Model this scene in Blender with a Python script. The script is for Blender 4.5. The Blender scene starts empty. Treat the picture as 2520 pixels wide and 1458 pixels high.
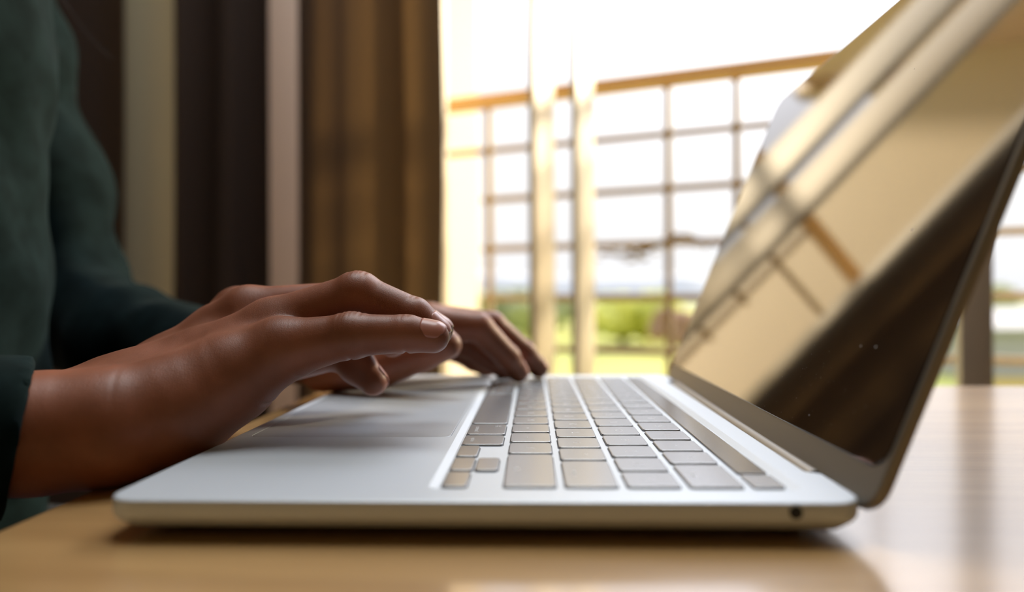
import bpy, bmesh, math, random
import numpy as np
from mathutils import Vector, Matrix, noise

random.seed(7)
sc = bpy.context.scene
R = math.radians
PI = math.pi

# ------------------------------------------------------------------ camera
F = 1673.0                       # focal length in pixels of a 2520 px wide frame
DECK = 0.0115                    # height of the laptop's deck above the table top (z = 0)
CAM = Vector((0.1196, -0.1835, DECK + 0.0550))
_ya, _pi, _ro = -0.0301, 0.0031, -0.0046
fwd = Vector((math.sin(_ya) * math.cos(_pi), math.cos(_ya) * math.cos(_pi), math.sin(_pi)))
right0 = Vector((math.cos(_ya), -math.sin(_ya), 0))
down0 = fwd.cross(right0).normalized()
if down0.z > 0:
    down0 = -down0
rt = right0 * math.cos(_ro) - down0 * math.sin(_ro)
dn = right0 * math.sin(_ro) + down0 * math.cos(_ro)
cd = bpy.data.cameras.new('camera')
cam = bpy.data.objects.new('camera', cd)
sc.collection.objects.link(cam)
M4 = Matrix((( rt.x, -dn.x, -fwd.x, CAM.x), (rt.y, -dn.y, -fwd.y, CAM.y), (rt.z, -dn.z, -fwd.z, CAM.z), (0, 0, 0, 1)))
cam.matrix_world = M4
cd.sensor_width = 36.0
cd.lens = 36.0 * F / 2520.0
cd.clip_start = 0.01
cd.clip_end = 2000
cd.dof.use_dof = True
cd.dof.focus_distance = 0.272
cd.dof.aperture_fstop = 3.7
cd.dof.aperture_blades = 0
sc.camera = cam


def at(px, py, Y):
    """a point of the place seen at pixel (px, py), at world depth Y (metres)"""
    d = fwd + rt * ((px - 1260) / F) + dn * ((py - 729) / F)
    t = (Y - CAM.y) / d.y
    return CAM + d * t


# ------------------------------------------------------------------ world, lights, exposure
sc.view_settings.view_transform = 'Standard'
sc.view_settings.look = 'None'
sc.view_settings.gamma = 1
sc.view_settings.use_curve_mapping = False
sc.view_settings.exposure = 0.68

SUN_DIR = Vector((1.25, 1.0, 0.60)).normalized()
GLOW_DIR = Vector((0.45, 1.0, 1.15)).normalized()  # bright sky patch added above the frame to light deck and keys
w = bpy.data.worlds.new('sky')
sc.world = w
w.use_nodes = True
nt = w.node_tree
nt.nodes.clear()
out = nt.nodes.new('ShaderNodeOutputWorld')
bg = nt.nodes.new('ShaderNodeBackground')
tc = nt.nodes.new('ShaderNodeTexCoord')
sep = nt.nodes.new('ShaderNodeSeparateXYZ')
rampz = nt.nodes.new('ShaderNodeValToRGB')
nt.links.new(tc.outputs['Generated'], sep.inputs[0])
mz = nt.nodes.new('ShaderNodeMath'); mz.operation = 'MULTIPLY_ADD'; mz.inputs[1].default_value = 0.5; mz.inputs[2].default_value = 0.5
nt.links.new(sep.outputs[2], mz.inputs[0])
nt.links.new(mz.outputs[0], rampz.inputs[0])
cr = rampz.color_ramp
cr.elements[0].position = 0.48; cr.elements[0].color = (0.35, 0.36, 0.33, 1)
cr.elements[1].position = 0.505; cr.elements[1].color = (0.86, 0.87, 0.90, 1)
e = cr.elements.new(0.56); e.color = (0.96, 0.94, 0.93, 1)
e = cr.elements.new(0.70); e.color = (1.0, 0.96, 0.96, 1)
e = cr.elements.new(1.0); e.color = (0.80, 0.86, 1.0, 1)
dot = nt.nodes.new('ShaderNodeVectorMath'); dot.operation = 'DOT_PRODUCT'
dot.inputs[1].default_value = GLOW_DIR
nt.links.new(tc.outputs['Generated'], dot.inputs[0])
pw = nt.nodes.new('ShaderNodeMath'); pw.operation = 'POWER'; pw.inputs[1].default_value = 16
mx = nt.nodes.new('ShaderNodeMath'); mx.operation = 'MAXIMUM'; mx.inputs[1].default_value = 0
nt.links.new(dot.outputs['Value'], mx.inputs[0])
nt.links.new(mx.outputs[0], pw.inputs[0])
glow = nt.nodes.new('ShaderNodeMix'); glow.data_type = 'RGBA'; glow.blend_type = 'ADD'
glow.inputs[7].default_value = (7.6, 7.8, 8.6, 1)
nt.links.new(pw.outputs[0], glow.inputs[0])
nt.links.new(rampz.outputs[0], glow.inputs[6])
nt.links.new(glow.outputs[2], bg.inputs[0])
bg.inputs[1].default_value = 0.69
nt.links.new(bg.outputs[0], out.inputs[0])

sd = bpy.data.lights.new('sun', 'SUN')
sd.energy = 4.0
sd.color = (1.0, 0.82, 0.56)
sd.angle = R(8)
sc.cycles.sample_clamp_indirect = 3.0
sc.cycles.caustics_reflective = False
sc.cycles.caustics_refractive = False
so = bpy.data.objects.new('sun', sd)
so.rotation_euler = (SUN_DIR).to_track_quat('Z', 'Y').to_euler()
so.location = (0, 3, 3)
sc.collection.objects.link(so)

# unseen fill lamp added at the ceiling (fixture is built with the room shell)
ld = bpy.data.lights.new('fill_lamp', 'AREA')
ld.shape = 'DISK'; ld.size = 0.9; ld.energy = 11; ld.color = (0.93, 0.97, 1.0)
lo = bpy.data.objects.new('fill_lamp', ld)
lo.location = (0.0, 0.52, 1.735)
sc.collection.objects.link(lo)

# frame of the window wall (it runs obliquely to the laptop)
WD = Vector((0.936, -0.352, 0)).normalized()       # along the wall, to the right
WN = Vector((0.352, 0.936, 0)).normalized()        # outwards
FLOOR = -0.75
CEIL = 1.80
HZ = 1310.0


def ray_wall(px, off=0.0, D0=1.15, px0=1080):
    """t along the wall line (offset outward by off) where the level ray of column px meets it"""
    u0 = (px0 - HZ) / F
    p0 = Vector((CAM.x + u0 * D0, CAM.y + D0, 0)) + WN * off
    u = (px - HZ) / F
    # p0 + t*WD = CAM + s*(u,1)
    a = p0 - Vector((CAM.x, CAM.y, 0))
    # a.x + t*WD.x = s*u ; a.y + t*WD.y = s
    t = (a.y * u - a.x) / (WD.x - WD.y * u)
    return t


u0 = (1080 - HZ) / F
W0 = Vector((CAM.x + u0 * 1.15, CAM.y + 1.15, 0))


def wp(t, off=0.0, z=0.0):
    p = W0 + WD * t + WN * off
    return Vector((p.x, p.y, z))


T_OPEN_L = ray_wall(925)
T_OPEN_R = 0.95
TOP_OPEN = 1.45
WALL_T = 0.11

# portal to guide sampling towards the opening
pl = bpy.data.lights.new('window_portal', 'AREA')
pl.shape = 'RECTANGLE'
pl.size = T_OPEN_R - T_OPEN_L
pl.size_y = TOP_OPEN - FLOOR
pl.cycles.is_portal = True
po = bpy.data.objects.new('window_portal', pl)
c = wp((T_OPEN_L + T_OPEN_R) / 2, 0.0, (TOP_OPEN + FLOOR) / 2)
mat = Matrix((( WD.x, 0, WN.x, c.x), (WD.y, 0, WN.y, c.y), (0, 1, 0, c.z), (0, 0, 0, 1)))
# area light shines along local -Z: into the room
mat = Matrix(((WD.x, 0, WN.x, c.x), (WD.y, 0, WN.y, c.y), (0, 1, 0, c.z), (0, 0, 0, 1)))
po.matrix_world = mat
sc.collection.objects.link(po)


# ------------------------------------------------------------------ materials
def mat_new(name, col, rough=0.5, metal=0.0, **kw):
    m = bpy.data.materials.new(name)
    m.use_nodes = True
    b = m.node_tree.nodes['Principled BSDF']
    b.inputs['Base Color'].default_value = (*col, 1)
    b.inputs['Roughness'].default_value = rough
    b.inputs['Metallic'].default_value = metal
    for k, v in kw.items():
        b.inputs[k].default_value = v
    return m


def noise_color(m, c1, c2, scale=(5, 5, 5), detail=4, coords='Object', lo=0.35, hi=0.65, bump=0.0, bdist=0.001):
    t = m.node_tree
    b = t.nodes['Principled BSDF']
    tc = t.nodes.new('ShaderNodeTexCoord')
    mp = t.nodes.new('ShaderNodeMapping')
    mp.inputs['Scale'].default_value = scale
    n = t.nodes.new('ShaderNodeTexNoise')
    n.inputs['Scale'].default_value = 1
    n.inputs['Detail'].default_value = detail
    r = t.nodes.new('ShaderNodeValToRGB')
    r.color_ramp.elements[0].position = lo
    r.color_ramp.elements[1].position = hi
    r.color_ramp.elements[0].color = (*c1, 1)
    r.color_ramp.elements[1].color = (*c2, 1)
    t.links.new(tc.outputs[coords], mp.inputs[0])
    t.links.new(mp.outputs[0], n.inputs['Vector'])
    t.links.new(n.outputs[0], r.inputs[0])
    t.links.new(r.outputs[0], b.inputs['Base Color'])
    if bump:
        bp = t.nodes.new('ShaderNodeBump')
        bp.inputs['Strength'].default_value = bump
        bp.inputs['Distance'].default_value = bdist
        t.links.new(n.outputs[0], bp.inputs['Height'])
        t.links.new(bp.outputs[0], b.inputs['Normal'])
    return m


M = {}
M['alu'] = mat_new('aluminium', (0.60, 0.645, 0.69), 0.5, 0.4)
M['alu_side'] = M['alu']
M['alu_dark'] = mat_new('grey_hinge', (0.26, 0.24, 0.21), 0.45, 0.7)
M['pad'] = mat_new('trackpad_glass', (0.54, 0.58, 0.62), 0.40, 0.35)
M['key'] = mat_new('key_black', (0.125, 0.132, 0.142), 0.26, 0.0)  # grey lift in the base stands in for glare veiling black keys
M['key'].node_tree.nodes['Principled BSDF'].inputs['IOR'].default_value = 4.2
M['key'].node_tree.nodes['Principled BSDF'].inputs['Specular Tint'].default_value = (0.95, 0.97, 1.0, 1)
M['hole'] = mat_new('dark_gap', (0.006, 0.006, 0.007), 0.6)
M['bar'] = mat_new('touch_bar', (0.02, 0.02, 0.024), 0.17)
M['bar'].node_tree.nodes['Principled BSDF'].inputs['IOR'].default_value = 3.0
M['legend'] = mat_new('legend_white', (0.62, 0.62, 0.62), 0.5)
M['glass'] = mat_new('screen_glass', (0.004, 0.004, 0.005), 0.045)
M['glass'].node_tree.nodes['Principled BSDF'].inputs['IOR'].default_value = 2.6
M['rubber'] = mat_new('rubber', (0.02, 0.02, 0.02), 0.7)
M['dust'] = mat_new('dust', (0.55, 0.52, 0.5), 0.9)

M['wall'] = mat_new('wall_paint', (0.95, 0.84, 0.56), 0.8)
M['wall_in'] = mat_new('room_paint', (0.62, 0.55, 0.45), 0.85)
M['ceil'] = mat_new('ceiling_paint', (0.72, 0.68, 0.60), 0.85)
M['floor'] = noise_color(mat_new('floor_boards', (0.25, 0.15, 0.08), 0.4), (0.2, 0.12, 0.06), (0.32, 0.2, 0.11), (1.5, 12, 1))
M['frame'] = mat_new('cream_frame', (0.64, 0.56, 0.42), 0.45)
M['post'] = mat_new('grey_post', (0.42, 0.38, 0.32), 0.5)
M['lining'] = mat_new('pink_wall', (0.96, 0.76, 0.66), 0.8)
M['partition'] = mat_new('partition_paint', (0.90, 0.76, 0.58), 0.7)
M['overhang'] = mat_new('overhang_paint', (0.92, 0.70, 0.60), 0.8)
M['rail'] = mat_new('brown_rail', (0.50, 0.30, 0.12), 0.45)
M['bar_rail'] = mat_new('tan_rail', (0.26, 0.19, 0.11), 0.5)
M['rod'] = mat_new('rod', (0.2, 0.12, 0.07), 0.4)

# curtain: woven cloth that lets a little daylight through
m = bpy.data.materials.new('curtain_cloth')
m.use_nodes = True
t = m.node_tree
b = t.nodes['Principled BSDF']
b.inputs['Base Color'].default_value = (0.036, 0.021, 0.015, 1)
b.inputs['Roughness'].default_value = 0.9
tr = t.nodes.new('ShaderNodeBsdfTranslucent')
tr.inputs[0].default_value = (0.95, 0.72, 0.45, 1)
mxs = t.nodes.new('ShaderNodeMixShader')
mxs.inputs[0].default_value = 0.23
t.links.new(b.outputs[0], mxs.inputs[1])
t.links.new(tr.outputs[0], mxs.inputs[2])
t.links.new(mxs.outputs[0], t.nodes['Material Output'].inputs[0])
M['curtain'] = m

# table: light wood under a glossy lacquer
m = noise_color(mat_new('table_wood', (0.4, 0.25, 0.11), 0.5), (0.42, 0.23, 0.075), (0.60, 0.36, 0.135), (6, 60, 1), 6, lo=0.3, hi=0.7)
b = m.node_tree.nodes['Principled BSDF']
b.inputs['Coat Weight'].default_value = 1.0
b.inputs['Coat Roughness'].default_value = 0.17
b.inputs['Coat IOR'].default_value = 2.4
t = m.node_tree
n2 = t.nodes.new('ShaderNodeTexNoise'); n2.inputs['Scale'].default_value = 1; n2.inputs['Detail'].default_value = 5
mp2 = t.nodes.new('ShaderNodeMapping'); mp2.inputs['Scale'].default_value = (40, 420, 1)
tc2 = t.nodes.new('ShaderNodeTexCoord')
bp2 = t.nodes.new('ShaderNodeBump'); bp2.inputs['Strength'].default_value = 0.12; bp2.inputs['Distance'].default_value = 0.0004
t.links.new(tc2.outputs['Object'], mp2.inputs[0]); t.links.new(mp2.outputs[0], n2.inputs['Vector'])
t.links.new(n2.outputs[0], bp2.inputs['Height'])
t.links.new(bp2.outputs[0], b.inputs['Normal']); t.links.new(bp2.outputs[0], b.inputs['Coat Normal'])
M['table'] = m

# cloth of the jacket
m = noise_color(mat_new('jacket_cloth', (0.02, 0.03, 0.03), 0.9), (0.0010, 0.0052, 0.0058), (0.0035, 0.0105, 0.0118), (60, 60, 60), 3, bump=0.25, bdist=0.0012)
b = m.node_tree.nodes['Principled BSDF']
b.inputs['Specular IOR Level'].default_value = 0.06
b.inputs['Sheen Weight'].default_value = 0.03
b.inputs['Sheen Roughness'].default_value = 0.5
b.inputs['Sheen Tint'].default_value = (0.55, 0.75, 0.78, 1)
M['jacket'] = m
M['trousers'] = mat_new('trouser_cloth', (0.015, 0.02, 0.028), 0.9)
M['hair'] = mat_new('hair', (0.05, 0.03, 0.02), 0.5)


def tag(o, label=None, cat=None, group=None, kind=None):
    if label: o['label'] = label
    if cat: o['category'] = cat
    if group: o['group'] = group
    if kind: o['kind'] = kind
    return o


def empty(name, loc=(0, 0, 0)):
    o = bpy.data.objects.new(name, None)
    sc.collection.objects.link(o)
    o.location = loc
    o.empty_display_size = 0.02
    return o


def link_mesh(name, me, m=None, parent=None, smooth=None):
    if m is not None and len(me.materials) == 0:
        me.materials.append(m)
    o = bpy.data.objects.new(name, me)
    sc.collection.objects.link(o)
    if parent is not None:
        o.parent = parent
        o.matrix_parent_inverse = Matrix.Translation(parent.location).inverted()
    if smooth is not None:
        me.polygons.foreach_set('use_smooth', [True] * len(me.polygons))
        if smooth < 180:
            me.set_sharp_from_angle(angle=R(smooth))
        for p_ in me.polygons:
            if len(p_.vertices) > 8 or (smooth < 180 and abs(p_.normal.z) > 0.9999):
                p_.use_smooth = False
    return o


def bm_obj(name, bm, m=None, parent=None, smooth=None):
    bmesh.ops.recalc_face_normals(bm, faces=bm.faces)
    me = bpy.data.meshes.new(name)
    bm.to_mesh(me)
    bm.free()
    return link_mesh(name, me, m, parent, smooth)


def add_box(bm, x0, x1, y0, y1, z0, z1, mtx=None, bevel=0.0):
    r = bmesh.ops.create_cube(bm, size=1)
    vs = r['verts']
    for v in vs:
        v.co = Vector((x0 + (v.co.x + .5) * (x1 - x0), y0 + (v.co.y + .5) * (y1 - y0), z0 + (v.co.z + .5) * (z1 - z0)))
        if mtx is not None:
            v.co = mtx @ v.co
    if bevel:
        es = list({e for v in vs for e in v.link_edges})
        bmesh.ops.bevel(bm, geom=es, offset=bevel, segments=2, affect='EDGES', profile=0.6)


def wall_mtx():
    return Matrix(((WD.x, WN.x, 0, W0.x), (WD.y, WN.y, 0, W0.y), (0, 0, 1, 0), (0, 0, 0, 1)))


WM = wall_mtx()


def box_obj(name, x0, x1, y0, y1, z0, z1, m, parent=None, mtx=None, bevel=0.0):
    bm = bmesh.new()
    add_box(bm, x0, x1, y0, y1, z0, z1, mtx, bevel)
    return bm_obj(name, bm, m, parent, 35 if bevel else None)


# ------------------------------------------------------------------ room shell
def struct(o):
    o['kind'] = 'structure'
    return o


TL = -1.75
bm = bmesh.new()
add_box(bm, TL, T_OPEN_L, 0, WALL_T, FLOOR, CEIL, WM)
add_box(bm, T_OPEN_L, T_OPEN_R, 0, WALL_T, TOP_OPEN, CEIL, WM)
add_box(bm, T_OPEN_R, T_OPEN_R + 1.75, 0, WALL_T, FLOOR, CEIL, WM)
struct(bm_obj('wall_front', bm, M['wall']))
pl_ = wp(TL)
pr_ = wp(T_OPEN_R + 1.75)
struct(box_obj('wall_left', pl_.x - 0.1, pl_.x + 0.02, -2.6, pl_.y + 0.1, FLOOR, CEIL, M['wall_in']))
struct(box_obj('wall_right', pr_.x, pr_.x + 0.1, -2.6, pr_.y + 0.1, FLOOR, CEIL, M['wall_in']))
struct(box_obj('wall_back', pl_.x - 0.1, pr_.x + 0.1, -2.7, -2.6, FLOOR, CEIL, M['wall_in']))
bm = bmesh.new()
pts = [(pl_.x - .1, -2.7), (pr_.x + .1, -2.7), (pr_.x + .1, pr_.y + 0.1), (pl_.x - .1, pl_.y + 0.15)]


def slab(pts, z0, z1):
    bm = bmesh.new()
    lo = [bm.verts.new((x, y, z0)) for x, y in pts]
    hi = [bm.verts.new((x, y, z1)) for x, y in pts]
    bm.faces.new(lo[::-1]); bm.faces.new(hi)
    n = len(pts)
    for i in range(n):
        bm.faces.new((lo[i], lo[(i + 1) % n], hi[(i + 1) % n], hi[i]))
    return bm


struct(bm_obj('floor', slab(pts, FLOOR - 0.1, FLOOR), M['floor']))
struct(bm_obj('ceiling', slab(pts, CEIL, CEIL + 0.1), M['ceil']))

# round fixture added around the unseen fill lamp
fx = empty('fill_lamp_fixture', (0.0, 0.52, CEIL))
bm = bmesh.new()
for r0, r1, z0, z1 in ((0.49, 0.49, CEIL - 0.06, CEIL), ):
    bmesh.ops.create_cone(bm, cap_ends=False, segments=48, radius1=r0, radius2=r1, depth=z1 - z0, matrix=Matrix.Translation((0.0, 0.52, (z0 + z1) / 2)))
rim = bm_obj('shade', bm, M['ceil'], fx, 40)
sm_ = rim.modifiers.new('thick', 'SOLIDIFY'); sm_.thickness = 0.01
tag(fx, 'round white fixture of the added fill lamp above the table', 'fill lamp fixture')

# pale strip of wall plaster between the curtains (rosier, brought forward to catch light)
tA, tB = ray_wall(655, -0.10), ray_wall(729, -0.10)
struct(box_obj('trim_1', tA, tB, -0.10, 0.0, FLOOR, CEIL, M['lining'], mtx=WM, bevel=0.004))

# the window: posts and thin mullions with their lit inner sides
win = struct(empty('window_1', wp(0.4, 0.05, FLOOR)))
tp = ray_wall(1088)
box_obj('frame_post', tp - 0.05, tp, -0.005, 0.022, FLOOR, TOP_OPEN, M['frame'], win, WM, 0.002)
for px in (1316, 1421):
    tq = ray_wall(px, 0.02)
    box_obj('mullion', tq - 0.010, tq, 0.02, 0.125, FLOOR, TOP_OPEN, M['frame'], win, WM, 0.0015)
tq0, tq1 = ray_wall(2342, 0.0), ray_wall(2422, 0.0)
box_obj('frame_post', tq0, tq1, 0.0, 0.03, FLOOR, TOP_OPEN, M['post'], win, WM, 0.003)
box_obj('sill', T_OPEN_L, T_OPEN_R, 0.0, 0.12, FLOOR, FLOOR + 0.03, M['post'], win, WM, 0.003)
box_obj('head_rail', T_OPEN_L, T_OPEN_R, 0.02, 0.10, TOP_OPEN - 0.05, TOP_OPEN, M['frame'], win, WM, 0.003)


# ------------------------------------------------------------------ curtains
def curtain(name, pxa, pxb, label, folds, amp, seed, lean=0.0, group=None, flare=0.0):
    off = -0.075
    ta, tb = ray_wall(pxa, off), ray_wall(pxb, off)
    rnd = random.Random(seed)
    ph = [rnd.uniform(0, 6.28) for _ in range(4)]
    nx, nz = 120, 50
    bm = bmesh.new()
    grid = []
    for j in range(nz + 1):
        fz = j / nz
        z = FLOOR + 0.03 + fz * (CEIL - 0.14 - FLOOR - 0.03)
        row = []
        for i in range(nx + 1):
            s = i / nx
            a = amp * (0.75 + 0.35 * (1 - fz))
            y = a * math.sin(folds * 2 * PI * s + ph[0] + 0.35 * math.sin(2.2 * z + ph[1])) \
                + 0.22 * a * math.sin(folds * 3.1 * PI * s + ph[2] + 0.5 * z) + 0.03 * a * math.sin(folds * 7 * PI * s + ph[3] + z)
            x = ta + (tb - ta) * s + 0.12 * (tb - ta) / folds / 2 * math.sin(folds * 4 * PI * s + ph[1]) * (s * (1 - s) * 4)
            x += s * (lean * (1 - fz)) + flare * s * 0.006 * math.sin(5 * z)
            row.append(bm.verts.new(WM @ Vector((x, off + y, z))))
        grid.append(row)
    for j in range(nz):
        for i in range(nx):
            bm.faces.new((grid[j][i], grid[j][i + 1], grid[j + 1][i + 1], grid[j + 1][i]))
    o = bm_obj(name, bm, M['curtain'], None, 180)
    so_ = o.modifiers.new('thick', 'SOLIDIFY'); so_.thickness = 0.0015
    tag(o, label, 'curtain', group)
    return o


curtain('curtain', -260, 275, 'nearly black brown curtain hanging at the far left behind the sleeve', 2.2, 0.030, 3)
curtain('curtain', 408, 658, 'narrow dark brown curtain with deep folds between beige wall and pale pink strip', 2.0, 0.030, 11)
curtain('curtain', 728, 1096, 'golden brown backlit curtain hanging right beside the bright window post', 1.25, 0.026, 5, lean=0.012, flare=1)
ra, rb = wp(ray_wall(-330, -0.075), -0.075, CEIL - 0.10), wp(2.0, -0.075, CEIL - 0.10)
bm = bmesh.new()
bmesh.ops.create_cone(bm, cap_ends=True, segments=20, radius1=0.012, radius2=0.012, depth=(rb - ra).length,
                      matrix=Matrix.Translation((ra + rb) / 2) @ (rb - ra).to_track_quat('Z', 'Y').to_matrix().to_4x4())
tag(bm_obj('curtain_rod', bm, M['rod'], None, 40), 'dark wooden curtain rod above the window, carrying the brown curtains', 'curtain rod')

# ------------------------------------------------------------------ balcony railing
RD0 = 1.56
pR0 = Vector((CAM.x + ((1090 - HZ) / F) * RD0, CAM.y + RD0, 0))
RM = Matrix(((WD.x, WN.x, 0, pR0.x), (WD.y, WN.y, 0, pR0.y), (0, 0, 1, 0), (0, 0, 0, 1)))


def rail_t(px):
    a = pR0 - Vector((CAM.x, CAM.y, 0))
    u = (px - HZ) / F
    return (a.y * u - a.x) / (WD.x - WD.y * u)


def hz_at(py):  # height at column 1090 on the railing line
    return CAM.z + (734 - py) / F * RD0


rl = empty('balcony_railing', (pR0.x, pR0.y, FLOOR))
tag(rl, 'balcony railing of a thick tan handrail over thin horizontal bars, outside the window', 'railing')
x0, x1 = -0.012, 2.4
zt = hz_at(262)
xs = -0.414 - (pR0 - W0).dot(WD)
x0 = rail_t(1190)
box_obj('handrail', xs, x1, -0.02, 0.02, zt - 0.013, zt + 0.013, M['rail'], rl, RM, 0.004)
for k in range(1, 10):
    zc = zt - 0.110 * k
    bm = bmesh.new()
    a, b_ = RM @ Vector((xs if k == 1 else x0, 0, zc)), RM @ Vector((x1, 0, zc))
    bmesh.ops.create_cone(bm, cap_ends=True, segments=12, radius1=0.0075, radius2=0.0075, depth=(b_ - a).length,
                          matrix=Matrix.Translation((a + b_) / 2) @ (b_ - a).to_track_quat('Z', 'Y').to_matrix().to_4x4())
    bm_obj('crossbar', bm, M['bar_rail'], rl, 40)
for px in (1197, 1640, 1808, 2150, 2700):
    tt = rail_t(px)
    box_obj('upright', tt - 0.007, tt + 0.007, 0.012, 0.026, FLOOR - 0.05, zt - 0.012, M['bar_rail'], rl, RM, 0.002)
# partition at the left end of the balcony, overhang above it with a brown edge beam
struct(box_obj('wall_side', -0.50, -0.42, WALL_T, 1.05, FLOOR, 1.5, M['partition'], mtx=WM))
struct(box_obj('ceiling', -0.47, 0.06, WALL_T, 1.95, 1.5, 1.62, M['overhang'], mtx=WM)).name = 'ceiling_balcony'
struct(box_obj('trim_3', -0.53, -0.47, WALL_T, 1.95, 1.44, 1.63, M['rail'], mtx=WM))
# balcony slab
bm = bmesh.new(); add_box(bm, -2.2, 3.2, WALL_T, 0.62, FLOOR - 0.18, FLOOR - 0.02, WM)
struct(bm_obj('trim_2', bm, M['partition']))


# ------------------------------------------------------------------ outdoors
M['lawn'] = noise_color(mat_new('lawn', (0.2, 0.3, 0.05), 0.9), (0.32, 0.38, 0.09), (0.62, 0.60, 0.14), (0.05, 0.12, 1), 4, lo=0.4, hi=0.6)
M['tree'] = noise_color(mat_new('foliage', (0.1, 0.2, 0.04), 0.8), (0.26, 0.30, 0.16), (0.52, 0.55, 0.26), (0.5, 0.5, 0.5), 5)
M['tree2'] = noise_color(mat_new('foliage_bright', (0.3, 0.4, 0.05), 0.8), (0.48, 0.52, 0.10), (0.80, 0.80, 0.20), (0.6, 0.6, 0.6), 5)
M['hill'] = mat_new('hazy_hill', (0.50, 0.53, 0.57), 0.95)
M['white'] = mat_new('white_render', (0.42, 0.43, 0.46), 0.7)
M['terra'] = mat_new('terracotta', (0.36, 0.22, 0.15), 0.8)
M['ochre'] = mat_new('ochre_fence', (0.60, 0.45, 0.18), 0.8)
M['bark'] = mat_new('bark', (0.16, 0.1, 0.06), 0.9)
GZ = -4.0
bm = bmesh.new()
add_box(bm, -300, 300, 3.5, 420, GZ - 0.2, GZ)
tag(bm_obj('lawn', bm, M['lawn']), 'sunny yellow green lawn spreading below the balcony', 'lawn', kind='structure')


def outp(px, dist, z):
    return Vector((CAM.x + (px - HZ) / F * dist, CAM.y + dist, z))


bm = bmesh.new()
n = 90
lo, hi = [], []
for i in range(n + 1):
    x = -330 + 660 * i / n
    h = 19 - 0.055 * x + 9 * noise.noise(Vector((x * 0.012, 2.3, 0))) + 3 * noise.noise(Vector((x * 0.05, 7, 0)))
    h = max(h, 1.5) + GZ
    a = [bm.verts.new((x, 380, GZ)), bm.verts.new((x, 400, h * 0.8)), bm.verts.new((x, 416, h)), bm.verts.new((x, 418, GZ))]
    lo.append(a)
for i in range(n):
    for k in range(3):
        bm.faces.new((lo[i][k], lo[i + 1][k], lo[i + 1][k + 1], lo[i][k + 1]))
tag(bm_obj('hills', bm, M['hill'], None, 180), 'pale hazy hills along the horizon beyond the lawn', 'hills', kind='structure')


def tree(px, dist, h, wid, mt, label, seed, name='tree'):
    rnd = random.Random(seed)
    base = outp(px, dist, GZ)
    t_ = empty(name, base)
    tag(t_, label, name)
    bm = bmesh.new()
    for k in range(14):
        cpos = base + Vector((rnd.uniform(-.5, .5) * wid, rnd.uniform(-.4, .4) * wid, h * rnd.uniform(0.35, 0.85)))
        r_ = rnd.uniform(.16, .28) * wid
        q = bmesh.ops.create_icosphere(bm, subdivisions=3, radius=r_, matrix=Matrix.Translation(cpos))
        for v in q['verts']:
            v.co += (v.co - cpos).normalized() * noise.noise(v.co * (2.2 / r_)) * r_ * 0.45
    bm_obj('foliage', bm, mt, t_, 180)
    bm = bmesh.new()
    bmesh.ops.create_cone(bm, cap_ends=True, segments=10, radius1=wid * .04, radius2=wid * .02, depth=h * .5,
                          matrix=Matrix.Translation(base + Vector((0, 0, h * .25))))
    bm_obj('trunk', bm, M['bark'], t_, 40)
    return t_


tree(1240, 70, 4.2, 7.5, M['tree'], 'dull green tree between the window post and the first mullion', 1)
tree(1530, 60, 3.9, 6.5, M['tree2'], 'bright yellow green tree right of the second mullion', 2)
tree(1395, 78, 4.0, 5.0, M['tree'], 'green tree between the two thin mullions', 4)
tree(1655, 50, 3.2, 2.6, M['terra'], 'rusty orange shrub right of the bright green tree', 5, 'shrub')
tree(980, 75, 4.5, 8, M['tree'], 'green tree hidden mostly behind the golden curtain', 6)
tree(2465, 58, 5.2, 3.6, M['tree'], 'pale green tree right of the grey window post', 8)
tree(2290, 66, 4.5, 8, M['tree'], 'green tree behind the raised laptop screen', 9)
hs = empty('house', outp(2500, 34, GZ))
tag(hs, 'low white house with an ochre fence seen right of the grey window post', 'house')
c_ = outp(2500, 34, GZ)
box_obj('wall', c_.x - 2.6, c_.x + 3, c_.y, c_.y + 4, GZ, GZ + 2.6, M['white'], hs)
bm = bmesh.new()
v = [bm.verts.new(p) for p in [(c_.x - 3, c_.y - .5, GZ + 2.5), (c_.x + 3.4, c_.y - .5, GZ + 2.5), (c_.x + 3.4, c_.y + 4.4, GZ + 3.4), (c_.x - 3, c_.y + 4.4, GZ + 3.4),
                               (c_.x - 3, c_.y - .5, GZ + 2.35), (c_.x + 3.4, c_.y - .5, GZ + 2.35), (c_.x + 3.4, c_.y + 4.4, GZ + 3.25), (c_.x - 3, c_.y + 4.4, GZ + 3.25)]]
for f in [(0, 1, 2, 3), (7, 6, 5, 4), (0, 4, 5, 1), (1, 5, 6, 2), (2, 6, 7, 3), (3, 7, 4, 0)]:
    bm.faces.new([v[i] for i in f])
bm_obj('roof', bm, M['white'], hs)
fn = outp(2480, 24, GZ)
fb = bmesh.new()
for k in range(26):
    add_box(fb, fn.x - 1.6 + k * .14, fn.x - 1.52 + k * .14, fn.y, fn.y + .03, GZ, GZ + 1.25)
add_box(fb, fn.x - 1.7, fn.x + 2.1, fn.y + .03, fn.y + .06, GZ + .9, GZ + 1.0)
tag(bm_obj('fence', fb, M['ochre']), 'ochre slatted fence low in front of the white house', 'fence')

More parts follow.
